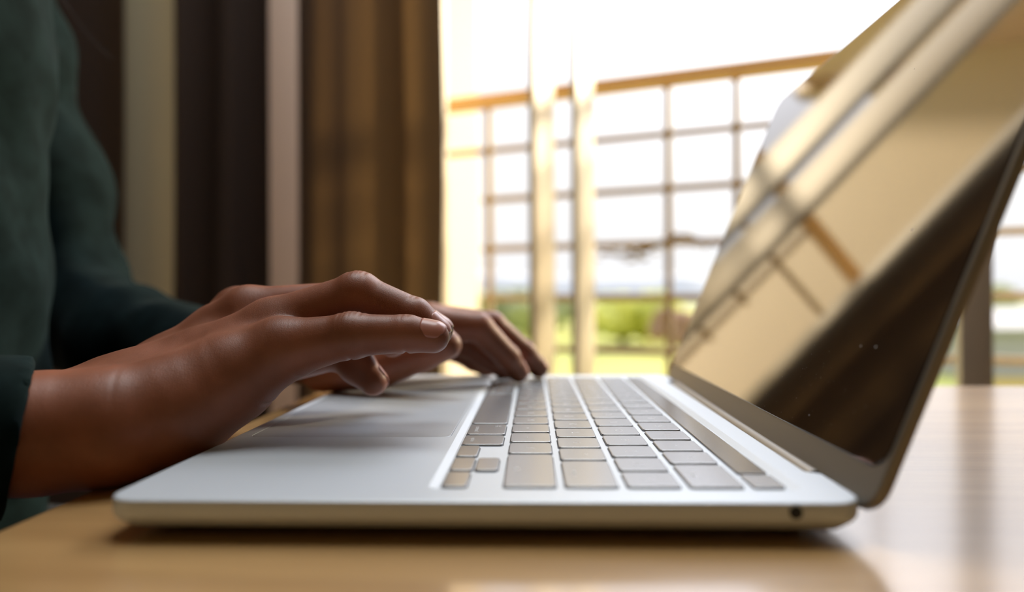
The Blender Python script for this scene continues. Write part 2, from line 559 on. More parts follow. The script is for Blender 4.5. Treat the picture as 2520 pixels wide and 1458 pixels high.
# twig caught on the railing
tw0 = RM @ Vector((rail_t(1480), -0.01, hz_at(605)))
tw = empty('branch', tw0)
tag(tw, 'thin leafy branch trailing along the lower bar of the railing', 'branch')
cu = bmesh.new()
prev = None
lv = []
tpts = [at(x, y, (RM @ Vector((rail_t(x), 0, 0))).y - 0.03) for x, y in ((1480, 622), (1530, 628), (1590, 618), (1640, 596), (1665, 578), (1720, 590), (1770, 604))]
for a, b_ in zip(tpts[:-1], tpts[1:]):
    bmesh.ops.create_cone(cu, cap_ends=True, segments=8, radius1=.004, radius2=.0035, depth=(b_ - a).length * 1.05,
                          matrix=Matrix.Translation((a + b_) / 2) @ (b_ - a).to_track_quat('Z', 'Y').to_matrix().to_4x4())
bm_obj('twig', cu, M['bark'], tw, 60)
rnd = random.Random(4)
lb = bmesh.new()
for k in range(34):
    i = rnd.randrange(len(tpts) - 1)
    p = tpts[i].lerp(tpts[i + 1], rnd.random()) + Vector((rnd.uniform(-.012, .012), rnd.uniform(-.01, .01), rnd.uniform(-.018, .012)))
    q = bmesh.ops.create_uvsphere(lb, u_segments=8, v_segments=5, radius=1)
    mt = Matrix.Translation(p) @ Matrix.Rotation(rnd.uniform(0, 6), 4, 'Z') @ Matrix.Rotation(rnd.uniform(-1, 1), 4, 'X') @ Matrix.Diagonal((.012, .006, .0012, 1))
    for v in q['verts']:
        v.co = mt @ v.co
bm_obj('leaves', lb, mat_new('dry_leaf', (0.3, 0.24, 0.1), 0.7), tw, 60)

# ------------------------------------------------------------------ table
tb = empty('table', (0.40, -0.05, FLOOR))
tag(tb, 'light wooden table with a glossy top that carries the silver laptop', 'table')
bm = bmesh.new()
X0, X1, Y0, Y1 = -0.037, 1.05, -0.62, 0.332
add_box(bm, X0, X1, Y0, Y1, -0.028, 0.0)
es = [e for e in bm.edges]
bmesh.ops.bevel(bm, geom=es, offset=0.004, segments=4, affect='EDGES', profile=0.5)
bm_obj('tabletop', bm, M['table'], tb, 40)
for x, y in ((0.15, -0.54), (0.97, -0.54), (0.15, 0.25), (0.97, 0.25)):
    box_obj('leg', x - .025, x + .025, y - .025, y + .025, FLOOR, -0.028, M['table'], tb, None, 0.003)

# ------------------------------------------------------------------ laptop
mm = 0.001
LAP_W = 304.1
lap = empty('laptop', (0.104, 0.152, 0.0))
tag(lap, 'silver laptop with black keys, open on the wooden table under the typing hands', 'laptop')


def rrect(x0, x1, y0, y1, r, n=8):
    pts = []
    for cx, cy, a0 in ((x1 - r, y1 - r, 0), (x0 + r, y1 - r, 90), (x0 + r, y0 + r, 180), (x1 - r, y0 + r, 270)):
        for k in range(n + 1):
            a = R(a0 + 90 * k / n)
            pts.append((cx + r * math.cos(a), cy + r * math.sin(a)))
    return pts


def offset_poly(pts, d):
    """inset a counter-clockwise polygon by d"""
    n = len(pts)
    res = []
    for i in range(n):
        p0, p1, p2 = Vector(pts[i - 1]), Vector(pts[i]), Vector(pts[(i + 1) % n])
        e1, e2 = (p1 - p0), (p2 - p1)
        if e1.length < 1e-9 or e2.length < 1e-9:
            e1 = e1 if e1.length > e2.length else e2
            e2 = e1
        n1 = Vector((-e1.y, e1.x)).normalized()
        n2 = Vector((-e2.y, e2.x)).normalized()
        nn = (n1 + n2)
        nn.normalize()
        k = max(0.3, nn.dot(n1))
        q = p1 + nn * (d / k)
        res.append((q.x, q.y))
    return res


def loop(bm, pts, z):
    return [bm.verts.new((x * mm, y * mm, z * mm + DECK)) for x, y in pts]


def bridge(bm, a, b):
    n = len(a)
    for i in range(n):
        j = (i + 1) % n
        bm.faces.new((a[i], a[j], b[j], b[i]))


def ring_edges(bm, vs):
    return [bm.edges.get((vs[i], vs[(i + 1) % len(vs)])) or bm.edges.new((vs[i], vs[(i + 1) % len(vs)])) for i in range(len(vs))]


# plan outline of the base, with the hinge recess along the back; the back line runs very slightly outward
BX0, BXB = 0.0, 209.0


def skew(pts):
    return [(x + (y / 304.1) * 5.0 * max(0, (x - 190) / 19.0), y) for x, y in pts]


def arc(cx, cy, r, a0, a1, n=8):
    return [(cx + r * math.cos(R(a0 + (a1 - a0) * k / n)), cy + r * math.sin(R(a0 + (a1 - a0) * k / n))) for k in range(n + 1)]


rc = 9.0
NOT = 205.0
outline = arc(BX0 + rc, rc, rc, 180, 270) + arc(BXB - rc, rc, rc, 270, 360)
outline += [(BXB, 31.0)] + arc(NOT + 1.6, 34.5, 1.6, 270, 180, 4)[0:] + arc(NOT + 1.6, LAP_W - 34.5, 1.6, 180, 90, 4) + [(BXB, LAP_W - 31.0)]
outline += arc(BXB - rc, LAP_W - rc, rc, 0, 90) + arc(BX0 + rc, LAP_W - rc, rc, 90, 180)
outline = skew(outline)
KX0, PX = 92.55, 18.21
U, YK = 19.0, 15.5
KH = PX - 2.6
wellX0, wellX1 = KX0 - 1.0, KX0 + 5 * PX + 10.6
wellY0, wellY1 = YK - 1.0, LAP_W - YK + 0.6
W_OUT = rrect(wellX0 - 2.6, wellX1 + 2.6, wellY0 - 2.6, wellY1 + 2.6, 3.6, 6)
W_IN = rrect(wellX0, wellX1, wellY0, wellY1, 1.6, 6)
PADX0, PADX1, PADY0, PADY1 = 6.0, 87.0, 85.0, 219.0
P_OUT = rrect(PADX0, PADX1, PADY0, PADY1, 4.0, 6)
P_IN = rrect(PADX0 + .35, PADX1 - .35, PADY0 + .35, PADY1 - .35, 3.7, 6)

bm = bmesh.new()
prof = [(0.9, 0.0), (0.5, -0.10), (0.18, -0.35), (0.0, -0.8), (0.0, -4.3), (0.4, -5.3), (1.6, -6.6), (4.5, -8.6), (8.5, -9.9), (14, -10.4)]
rings = [loop(bm, offset_poly(outline, d), z) for d, z in prof]
for a, b_ in zip(rings[:-1], rings[1:]):
    bridge(bm, a, b_)
bmesh.ops.triangle_fill(bm, edges=ring_edges(bm, rings[-1]), use_beauty=True)
wo, wi = loop(bm, W_OUT, 0), loop(bm, W_IN, -0.85)
bridge(bm, wo, wi)
po_, pi_ = loop(bm, P_OUT, 0), loop(bm, P_OUT, -0.5)
bridge(bm, po_, pi_)
bmesh.ops.triangle_fill(bm, edges=ring_edges(bm, rings[0]) + ring_edges(bm, wo) + ring_edges(bm, po_), use_beauty=True)
bm.faces.new(wi)
bm.faces.new(pi_)
base = bm_obj('base', bm, M['alu'], lap, 28)


def plate(name, pts, z0, z1, m, parent, chamf=0.2, dish=0.0):
    bm = bmesh.new()
    a = loop(bm, pts, z0)
    b_ = loop(bm, pts, z1 - chamf)
    c_ = loop(bm, offset_poly(pts, chamf * 0.4), z1 - chamf * 0.25)
    d_ = loop(bm, offset_poly(pts, chamf * 1.3), z1)
    bridge(bm, a, b_); bridge(bm, b_, c_); bridge(bm, c_, d_)
    bm.faces.new(d_)
    bm.faces.new(a[::-1])
    return bm_obj(name, bm, m, parent, 50)


plate('trackpad', P_IN, -0.45, -0.04, M['pad'], lap, 0.12)

# keys: (row, [(width in units, legend), ...]) from the user's right (near the camera) to the left
ROWS = {
    'nu': (4, [(1.5, 'delete'), (1, '='), (1, '-'), (1, '0'), (1, '9'), (1, '8'), (1, '7'), (1, '6'), (1, '5'), (1, '4'), (1, '3'), (1, '2'), (1, '1'), (1, '`')]),
    'qw': (3, [(1, '\\'), (1, ']'), (1, '['), (1, 'P'), (1, 'O'), (1, 'I'), (1, 'U'), (1, 'Y'), (1, 'T'), (1, 'R'), (1, 'E'), (1, 'W'), (1, 'Q'), (1.5, 'tab')]),
    're': (2, [(1.75, 'return'), (1, "'"), (1, ';'), (1, 'L'), (1, 'K'), (1, 'J'), (1, 'H'), (1, 'G'), (1, 'F'), (1, 'D'), (1, 'S'), (1, 'A'), (1.75, 'caps lock')]),
    'sh': (1, [(2.25, 'shift'), (1, '/'), (1, '.'), (1, ','), (1, 'M'), (1, 'N'), (1, 'B'), (1, 'V'), (1, 'C'), (1, 'X'), (1, 'Z'), (2.25, 'shift')]),
    'sp': (0, [('arrows', '')] + [(1, 'option'), (1.25, 'command'), (5, ''), (1.25, 'command'), (1, 'option'), (1, 'control'), (1, 'fn')]),
}
KTOP, KFLOOR = -0.05, -0.85


def key(x0, x1, y0, y1, legend='', small=False):
    hp = rrect(x0 - .28, x1 + .28, y0 - .28, y1 + .28, 1.7, 4)
    k = plate('key', rrect(x0, x1, y0, y1, 1.45, 5), KFLOOR + 0.03, KTOP, M['key'], lap, 0.22)
    hb = bmesh.new()
    a = loop(hb, hp, KFLOOR - 0.01); b_ = loop(hb, hp, KFLOOR + 0.03)
    bridge(hb, a, b_); hb.faces.new(b_); hb.faces.new(a[::-1])
    h = bm_obj('key_gap', hb, M['hole'], k)
    if legend:
        fc = bpy.data.curves.new('legend', 'FONT')
        word = len(legend) > 1 and legend not in ('fn',)
        fc.body = legend
        fc.size = (2.6 if word else 4.6) * mm
        fc.align_x = 'CENTER'
        fc.align_y = 'CENTER'
        tmp = bpy.data.objects.new('tmp', fc)
        sc.collection.objects.link(tmp)
        dg = bpy.context.evaluated_depsgraph_get()
        me = bpy.data.meshes.new_from_object(tmp.evaluated_get(dg))
        bpy.data.objects.remove(tmp)
        bpy.data.curves.remove(fc)
        # text reads from +Y to -Y, its top towards +X
        cx, cy = (x0 + x1) / 2, (y0 + y1) / 2
        if word:
            cx = x0 + 3.6
        T = Matrix(((0, 1, 0, cx * mm), (-1, 0, 0, cy * mm), (0, 0, 1, KTOP * mm + DECK + 0.00001), (0, 0, 0, 1)))
        me.transform(T)
        lg = link_mesh('legend', me, M['legend'], None)
        lg.parent = k
    return k


def mk_cmd_symbol(k, x, y, s):
    """the four-looped square on the command keys"""
    bm = bmesh.new()
    def ringm(cx, cy, r):
        n = 16
        a = [bm.verts.new(((x + cx + r * math.cos(2 * PI * i / n)) * mm, (y + cy + r * math.sin(2 * PI * i / n)) * mm, KTOP * mm + DECK + 1e-5)) for i in range(n)]
        b_ = [bm.verts.new(((x + cx + (r - .16) * math.cos(2 * PI * i / n)) * mm, (y + cy + (r - .16) * math.sin(2 * PI * i / n)) * mm, KTOP * mm + DECK + 1e-5)) for i in range(n)]
        bridge(bm, a, b_)
    for sx in (-1, 1):
        for sy in (-1, 1):
            ringm(sx * s, sy * s, s * .62)
    for sgn in (-1, 1):
        for hz in (0, 1):
            lo_, hi_ = (-s, s)
            wv = s * .42
            q = [(lo_, sgn * wv - .08), (hi_, sgn * wv - .08), (hi_, sgn * wv + .08), (lo_, sgn * wv + .08)]
            if hz:
                q = [(b, a) for a, b in q]
            bm.faces.new([bm.verts.new(((x + a) * mm, (y + b) * mm, KTOP * mm + DECK + 1.1e-5)) for a, b in q])
    o = bm_obj('legend', bm, M['legend'], None)
    o.parent = k


for rname, (ri, ks) in ROWS.items():
    y = YK
    xa = KX0 + PX * ri
    xb = xa + KH
    for wv, lg in ks:
        if wv == 'arrows':
            hx = xa + KH * 0.47
            for i_, ch in enumerate(('\u25b8', '\u25be', '\u25c2')):
                key(xa, hx, y + U * i_, y + U * (i_ + 1) - 2.5)
            key(hx + 0.9, xb, y + U, y + 2 * U - 2.5)
            y += 3 * U
            continue
        k = key(xa, xb, y, y + U * wv - 2.5, lg)
        if lg == 'command':
            mk_cmd_symbol(k, xb - 3.4, y + U * wv - 2.5 - 4.2, 0.75)
        y += U * wv
# touch bar and the fingerprint key
tx0, tx1 = KX0 + 5 * PX, KX0 + 5 * PX + 9.2
plate('power_key', rrect(tx0, tx1, YK, YK + 14.0, 1.2, 4), KFLOOR, -0.06, M['key'], lap, 0.2)
plate('touch_bar', rrect(tx0, tx1, YK + 16.0, YK + U * 14.5 - 2.5, 1.0, 4), KFLOOR, -0.08, M['bar'], lap, 0.15)

# headphone socket, feet
bm = bmesh.new()
bmesh.ops.create_cone(bm, cap_ends=True, segments=24, radius1=1.75 * mm, radius2=1.75 * mm, depth=0.6 * mm,
                      matrix=Matrix.Translation((189.5 * mm, 0.0, DECK - 2.55 * mm)) @ Matrix.Rotation(R(90), 4, 'X'))
bm_obj('headphone_socket', bm, M['hole'], lap, 40)
for x in (18, 190):
    for y in (18, LAP_W - 18):
        bm = bmesh.new()
        bmesh.ops.create_cone(bm, cap_ends=True, segments=24, radius1=6.5 * mm, radius2=7.5 * mm, depth=1.4 * mm,
                              matrix=Matrix.Translation((x * mm, y * mm, 0.7 * mm + 0.00002)))
        bm_obj('rubber_foot', bm, M['rubber'], lap, 40)

# lid: local frame u across (world Y), v up the lid, w out of the glass towards the user
TILT = R(22.0)
LR = 1.1
yawm = Matrix.Rotation(-math.atan2(6.0, 304.0), 4, 'Z')
HXN = 213.2 * mm   # x of the glass plane at glass bottom near the camera
lid_o = Vector((210.3 * mm, 0, DECK + 0.9 * mm))
vdir = Vector((math.sin(TILT), 0, math.cos(TILT)))
wdir = Vector((-math.cos(TILT), 0, math.sin(TILT)))
LM = Matrix.Translation(lid_o) @ yawm @ Matrix(((0, vdir.x, wdir.x, 0), (1, 0, 0, 0), (0, vdir.z, wdir.z, 0), (0, 0, 0, 1)))


def lidloop(bm, pts, w_):
    return [bm.verts.new(LM @ Vector((u_ * mm, v_ * mm, w_ * mm))) for u_, v_ in pts]


VB, VT = -4.5, 207.5
ol = rrect(0, LAP_W, VB, VT, 9.0, 8)
bm = bmesh.new()
lp = [(0.7, 0.0), (0.2, -0.2), (0.0, -0.7), (0.0, -2.6), (0.6, -3.5), (2.4, -4.2), (7.0, -4.6)]
rs = [lidloop(bm, offset_poly(ol, d), w_) for d, w_ in lp]
for a, b_ in zip(rs[:-1], rs[1:]):
    bridge(bm, a, b_)
bm.faces.new(rs[-1])
bm.faces.new(rs[0][::-1])
lid = bm_obj('lid', bm, M['alu_dark'], lap, 35)
# glass with its black border
gl = rrect(1.6, LAP_W - 1.6, 7.6, VT - 1.6, 7.5, 8)
bm = bmesh.new()
a, b_, c_ = lidloop(bm, gl, -0.2), lidloop(bm, gl, 0.18), lidloop(bm, offset_poly(gl, 0.25), 0.3)
bridge(bm, a, b_); bridge(bm, b_, c_); bm.faces.new(c_); bm.faces.new(a[::-1])
scr = bm_obj('screen', bm, M['glass'], lap, 30)
# hinge cover along the back of the base
bm = bmesh.new()
h0, h1 = Vector((209.3 * mm, 36 * mm, DECK - 3.9 * mm)), Vector((213.7 * mm, (LAP_W - 36) * mm, DECK - 3.9 * mm))
bmesh.ops.create_cone(bm, cap_ends=True, segments=32, radius1=3.6 * mm, radius2=3.6 * mm, depth=(h1 - h0).length,
                      matrix=Matrix.Translation((h0 + h1) / 2) @ (h1 - h0).to_track_quat('Z', 'Y').to_matrix().to_4x4())
bm_obj('hinge_cover', bm, M['alu_dark'], lap, 40)
# dust and smears on the glass
bm = bmesh.new()
rnd = random.Random(12)


def glass_at(px, py):
    d = (fwd + rt * ((px - 1260) / F) + dn * ((py - 729) / F))
    o_ = LM @ Vector((0, 0, 0.32 * mm))
    nn = (LM.to_3x3() @ Vector((0, 0, 1))).normalized()
    t_ = (o_ - CAM).dot(nn) / d.dot(nn)
    return CAM + d * t_


spots = [(2245, 566, .55), (2118, 852, .35), (2155, 854, .40), (1991, 1022, .30), (1925, 928, .16), (1886, 970, .14), (1882, 1000, .14), (1975, 908, .12),
         (1879, 943, .14), (1912, 1031, .13), (1990, 790, .12), (2050, 750, .12), (1997, 872, .13), (2005, 850, .10), (1940, 800, .1), (2040, 865, .12),
         (2130, 1000, .12), (2080, 960, .10), (1960, 980, .12), (1940, 800, .1), (2165, 70, .3), (2250, 170, .22), (2020, 930, .12), (1985, 905, .1), (2045, 1045, .1)]
for k in range(40):
    spots.append((rnd.gauss(1965, 55), rnd.gauss(920, 60), rnd.uniform(.04, .09)))
W3 = LM.to_3x3()
for px, py, r_ in spots:
    p = glass_at(px, py)
    q = bmesh.ops.create_icosphere(bm, subdivisions=1, radius=1)
    ax = Matrix((W3.col[0].normalized(), W3.col[1].normalized(), W3.col[2].normalized())).transposed()
    for v in q['verts']:
        l = v.co.copy()
        v.co = p + ax @ Vector((l.x * r_ * rnd.uniform(.8, 1.3) * mm, l.y * r_ * mm, l.z * .03 * mm))
dd = bm_obj('dust', bm, M['dust'], lap)
dd['kind'] = 'stuff'

# chin of the lid is part of the lid mesh, same grey metal as the hinge


# ------------------------------------------------------------------ signed distance modelling for the person
def surf_nets(field, org, h):
    """field: 3-D float32 array; returns verts (n,3), quads (m,4)"""
    s = field < 0
    nx, ny, nz = field.shape
    c = s[:-1, :-1, :-1].astype(np.int8)
    tot = np.zeros((nx - 1, ny - 1, nz - 1), np.int8)
    for dx in (0, 1):
        for dy in (0, 1):
            for dz in (0, 1):
                tot += s[dx:nx - 1 + dx, dy:ny - 1 + dy, dz:nz - 1 + dz]
    act = (tot > 0) & (tot < 8)
    idx = np.full(act.shape, -1, np.int64)
    ii, jj, kk = np.nonzero(act)
    idx[ii, jj, kk] = np.arange(len(ii))
    acc = np.zeros((len(ii), 3)); cnt = np.zeros(len(ii))
    corners = [(a, b, c_) for a in (0, 1) for b in (0, 1) for c_ in (0, 1)]
    for a in corners:
        for ax in range(3):
            if a[ax] == 1:
                continue
            b = list(a); b[ax] = 1
            fa = field[ii + a[0], jj + a[1], kk + a[2]]
            fb = field[ii + b[0], jj + b[1], kk + b[2]]
            m_ = (fa < 0) != (fb < 0)
            t_ = np.where(m_, fa / np.where(m_, fa - fb, 1), 0)
            pos = np.zeros((len(ii), 3)); pos[:] = a
            pos[:, ax] += t_
            acc[m_] += pos[m_]; cnt[m_] += 1
    v = acc / cnt[:, None] + np.stack([ii, jj, kk], 1)
    v = v * h + np.array(org)
    quads = []
    for ax in range(3):
        sl0 = [slice(None)] * 3; sl1 = [slice(None)] * 3
        sl0[ax] = slice(0, -1); sl1[ax] = slice(1, None)
        a = s[tuple(sl0)]; b = s[tuple(sl1)]
        e = np.argwhere(a != b)
        o1, o2 = [(1, 2), (2, 0), (0, 1)][ax]
        ok = (e[:, o1] > 0) & (e[:, o2] > 0) & (e[:, o1] < field.shape[o1] - 1) & (e[:, o2] < field.shape[o2] - 1)
        e = e[ok]
        def g(d1, d2):
            q = e.copy(); q[:, o1] -= d1; q[:, o2] -= d2
            return idx[q[:, 0], q[:, 1], q[:, 2]]
        q = np.stack([g(1, 1), g(0, 1), g(0, 0), g(1, 0)], 1)
        inside = a[e[:, 0], e[:, 1], e[:, 2]]
        q[~inside] = q[~inside][:, ::-1]
        quads.append(q)
    quads = np.concatenate(quads)
    quads = quads[(quads >= 0).all(1)]
    return v, quads


def smin(a, b, k):
    h = np.clip(0.5 + 0.5 * (b - a) / k, 0, 1)
    return b * (1 - h) + a * h - k * h * (1 - h)


def smax(a, b, k):
    return -smin(-a, -b, k)


class Field:
    def __init__(self, lo, hi, h):
        self.h = h
        self.lo = np.array(lo, np.float32)
        n = [int(math.ceil((hi[i] - lo[i]) / h)) + 1 for i in range(3)]
        self.n = n
        g = [np.arange(n[i], dtype=np.float32) * h + lo[i] for i in range(3)]
        self.X, self.Y, self.Z = np.meshgrid(*g, indexing='ij', sparse=True)
        self.f = np.full(n, 1e3, np.float32)

    def cone(self, a, b, r1, r2, sq=None):
        a = np.array(a, np.float32); b = np.array(b, np.float32)
        d = b - a
        L2 = float(d @ d) + 1e-9
        px, py, pz = self.X - a[0], self.Y - a[1], self.Z - a[2]
        t = np.clip((px * d[0] + py * d[1] + pz * d[2]) / L2, 0, 1)
        r = r1 + (r2 - r1) * t
        return np.sqrt((px - d[0] * t) ** 2 + (py - d[1] * t) ** 2 + (pz - d[2] * t) ** 2) - r

    def chain(self, pts, k=1.0):
        f = None
        for (a, ra), (b, rb_) in zip(pts[:-1], pts[1:]):
            c = self.cone(a, b, ra, rb_)
            f = c if f is None else smin(f, c, k)
        return f

    def ball(self, p, r, s=(1, 1, 1)):
        return (np.sqrt(((self.X - p[0]) / s[0]) ** 2 + ((self.Y - p[1]) / s[1]) ** 2 + ((self.Z - p[2]) / s[2]) ** 2) - r) * min(s)

    def plane(self, p, n):
        return (self.X - p[0]) * n[0] + (self.Y - p[1]) * n[1] + (self.Z - p[2]) * n[2]


def pm(px, py, y):
    """pixel and depth (mm) -> world point in mm"""
    p = at(px, py, y * mm)
    return np.array([p.x, p.y, p.z]) / mm


def ch(lst):
    return [(pm(a, b, c), r) for a, b, c, r in lst]


def to_mesh(name, vs, qs):
    me = bpy.data.meshes.new(name)
    me.vertices.add(len(vs)); me.vertices.foreach_set('co', (vs * mm).astype(np.float32).ravel())
    me.loops.add(len(qs) * 4); me.loops.foreach_set('vertex_index', qs.astype(np.int32).ravel())
    me.polygons.add(len(qs))
    me.polygons.foreach_set('loop_start', (np.arange(len(qs)) * 4).astype(np.int32))
    me.update(calc_edges=True)
    me.validate()
    return me


def bounds(pts, pad):
    a = np.array([p for p, r in pts])
    return a.min(0) - pad, a.max(0) + pad


# --- right hand (nearer the camera, seen from the little-finger side)
R_PINKY = ch([(692, 862, 83, 12.0), (864, 826, 80, 8.5), (1000, 822, 79, 7.2), (1066, 830, 79, 6.3)])
R_RING = ch([(668, 805, 101, 11.5), (880, 724, 99, 8.9), (1018, 778, 98, 7.6), (1070, 818, 98, 6.6)])
R_MID = ch([(612, 772, 122, 11.8), (872, 742, 121, 9.2), (1024, 786, 119, 8.0), (1078, 814, 118, 6.7)])
R_INDEX = ch([(588, 768, 144, 11.5), (800, 770, 146, 9.2), (925, 812, 144, 8.0), (965, 845, 143, 6.8)])
R_THUMB = ch([(430, 960, 128, 17), (640, 900, 142, 11.5), (836, 862, 144, 9.0), (880, 902, 143, 8.4), (919, 940, 141, 6.8)])
R_ULN = ch([(-190, 1090, 28, 17), (20, 1072, 46, 18.6), (110, 1066, 52, 20), (270, 1052, 60, 20.6), (443, 1003, 72, 19.6), (566, 932, 80, 16.8), (692, 862, 83, 12.0)])
R_RAD = ch([(-190, 1085, 46, 16.5), (20, 1068, 63, 18), (120, 1060, 71, 19.2), (300, 1012, 84, 18.4), (430, 922, 112, 15.5), (545, 825, 124, 13.5), (612, 772, 122, 11.0)])
R_MC4 = ch([(320, 1000, 86, 20), (500, 905, 98, 16), (668, 805, 101, 11.0)])
R_MC2 = ch([(400, 940, 118, 17), (520, 850, 138, 13.5), (588, 768, 144, 11.0)])
TEND = [ch([(470, 868, 100, 2.4), (585, 822, 100, 2.2), (665, 780, 100, 2.6)]),
        ch([(430, 905, 85, 2.0), (560, 870, 84, 2.0), (680, 822, 84, 2.4)]),
        ch([(430, 850, 112, 2.2), (530, 780, 118, 2.2), (608, 735, 121, 2.5)])]


def creases(F_, f, lst):
    """shallow skin folds: (point, axis, band radius, depth, width)"""
    for p, ax, rad, dep, wid in lst:
        ax = np.array(ax) / np.linalg.norm(ax)
        d1 = F_.plane(p, ax)
        dist2 = (F_.X - p[0]) ** 2 + (F_.Y - p[1]) ** 2 + (F_.Z - p[2]) ** 2
        f = f + dep * np.exp(-(d1 / wid) ** 2) * np.exp(-dist2 / rad ** 2)
    return f


allp = R_PINKY + R_RING + R_MID + R_INDEX + R_THUMB + R_ULN[1:] + R_RAD[1:] + R_MC4
lo_, hi_ = bounds(allp, 28)
lo_[0] = max(lo_[0], -112)
lo_[2] = max(lo_[2], -3.0)
HF = Field(lo_, hi_, 0.7)
palm = smin(HF.chain(R_ULN, 6), HF.chain(R_RAD, 6), 14)
palm = smin(palm, HF.chain(R_MC4, 5), 12)
palm = smin(palm, HF.chain(R_MC2, 5), 12)
for tnd in TEND:
    palm = smin(palm, HF.chain(tnd, 2), 5)
fing = None
for f_ in (R_PINKY, R_RING, R_MID, R_INDEX):
    c_ = HF.chain(f_, 2.2)
    # slightly fuller at the knuckle of each finger
    c_ = smin(c_, HF.ball(f_[1][0], f_[1][1] + .35), 3)
    fing = c_ if fing is None else smin(fing, c_, 0.6)
body = smin(palm, fing, 6)
body = smin(body, smin(HF.chain(R_THUMB, 3), palm, 10), 1.0)


def axis(chn, i):
    return chn[i + 1][0] - chn[i][0]


def lower(chn, i, f=1.0):
    return chn[i][0] + np.array([0, 0, -1.0]) * chn[i][1] * f


def upper(chn, i, f=1.0):
    return chn[i][0] + np.array([0, -0.25, 1.0]) * chn[i][1] * f


crs = []
for chn, dd_ in ((R_PINKY, 1.0), (R_RING, 1.0)):
    for i in (1, 2):
        crs.append((lower(chn, i), axis(chn, i) + axis(chn, i - 1), 4.2, 1.1, 0.75))
for chn in (R_PINKY, R_RING):
    a_ = axis(chn, 1) / np.linalg.norm(axis(chn, 1))
    for q_ in (-3.6, -1.8, 0.2, 2.0, 4.0):
        crs.append((upper(chn, 1) + a_ * q_, axis(chn, 1) + axis(chn, 0), 4.6, 0.50, 0.62))
    a_ = axis(chn, 2) / np.linalg.norm(axis(chn, 2))
    for q_ in (-1.2, 0.8):
        crs.append((upper(chn, 2) + a_ * q_, axis(chn, 2) + axis(chn, 1), 3.4, 0.38, 0.6))
crs.append((pm(655, 985, 80), pm(740, 930, 80) - pm(600, 1035, 80), 6, 0.9, 0.9))
crs.append((pm(610, 1022, 80), pm(740, 930, 80) - pm(600, 1035, 80), 5, 0.5, 0.8))
crs.append((pm(270, 930, 45), (1, 0.3, 0.1), 10, 0.25, 0.9))
crs.append((pm(740, 935, 80), pm(860, 880, 80) - pm(700, 960, 80), 5, 0.5, 0.8))
body = creases(HF, body, crs)
vR, qR = surf_nets(body, HF.lo, HF.h)
del body, palm, fing

# --- left hand (farther, seen from the thumb side)
L_INDEX = ch([(1062, 800, 236, 11.5), (1178, 806, 240, 9.0), (1250, 880, 250, 7.8), (1276, 918, 256, 6.6)])
L_MID = ch([(1052, 790, 256, 11.5), (1210, 800, 262, 9.0), (1290, 868, 272, 7.8), (1326, 908, 280, 6.6)])
L_RING = ch([(1044, 800, 276, 11.0), (1150, 850, 280, 8.8), (1205, 888, 284, 7.5), (1242, 914, 287, 6.3)])
L_PINKY = ch([(1030, 815, 292, 10.0), (1120, 862, 296, 8.2), (1165, 890, 298, 7.0), (1198, 908, 300, 6.0)])
L_THUMB = ch([(800, 900, 222, 16), (930, 905, 205, 12), (1040, 872, 196, 9.6), (1100, 850, 190, 8.2)])
L_RAD = ch([(420, 872, 300, 17), (600, 885, 256, 18.5), (760, 870, 242, 18), (930, 830, 238, 14), (1062, 800, 236, 11)])
L_ULN = ch([(420, 872, 314, 17), (600, 888, 280, 18.5), (790, 870, 286, 16), (950, 832, 288, 12), (1044, 800, 284, 10)])
allp = L_INDEX + L_MID + L_RING + L_PINKY + L_THUMB + L_RAD + L_ULN
lo_, hi_ = bounds(allp, 26)
lo_[2] = max(lo_[2], -3.0)
HL = Field(lo_, hi_, 1.2)
palm = smin(HL.chain(L_RAD, 6), HL.chain(L_ULN, 6), 14)
palm = smin(palm, HL.chain(ch([(760, 868, 262, 17), (950, 830, 260, 13), (1052, 792, 258, 11)]), 5), 12)
fing = None
for f_ in (L_INDEX, L_MID, L_RING, L_PINKY):
    c_ = HL.chain(f_, 2.2)
    fing = c_ if fing is None else smin(fing, c_, 0.6)
body = smin(palm, fing, 6)
body = smin(body, HL.chain(L_THUMB, 3), 7)
vL, qL = surf_nets(body, HL.lo, HL.h)
del body, palm, fing

# --- arms and trunk under the clothes, coarse
WR_R = R_ULN[0][0] + np.array([-5, 15, 0])
WR_L = (L_RAD[0][0] + L_ULN[0][0]) / 2
SH_R = np.array([-300.0, 70.0, 420.0])
EL_R = np.array([-280.0, -10.0, 60.0])
ARM_L = [(pm(-130, -330, 420), 62), (pm(-5, 150, 415), 55), (pm(75, 440, 405), 54), (pm(125, 660, 395), 52)]
FORE_L = [(pm(150, 745, 390), 50), (pm(330, 850, 330), 38), (pm(556, 884, 266), 29)]
FORE_L2 = [(pm(330, 850, 344), 36), (pm(556, 884, 282), 29)]
CHEST = [(np.array([-322, 205, 420.0]), 118), (np.array([-290, 200, 230.0]), 108), (np.array([-288, 200, 60.0]), 104), (np.array([-300, 200, -90.0]), 112)]
SHOULD = [(np.array([-325, 110, 440.0]), 62), (np.array([-325, 330, 440.0]), 62)]
BF = Field((-460, -80, -260), (-60, 520, 640), 6.0)


def slim(c_, d):
    return [(p, max(r - d, 12)) for p, r in c_]


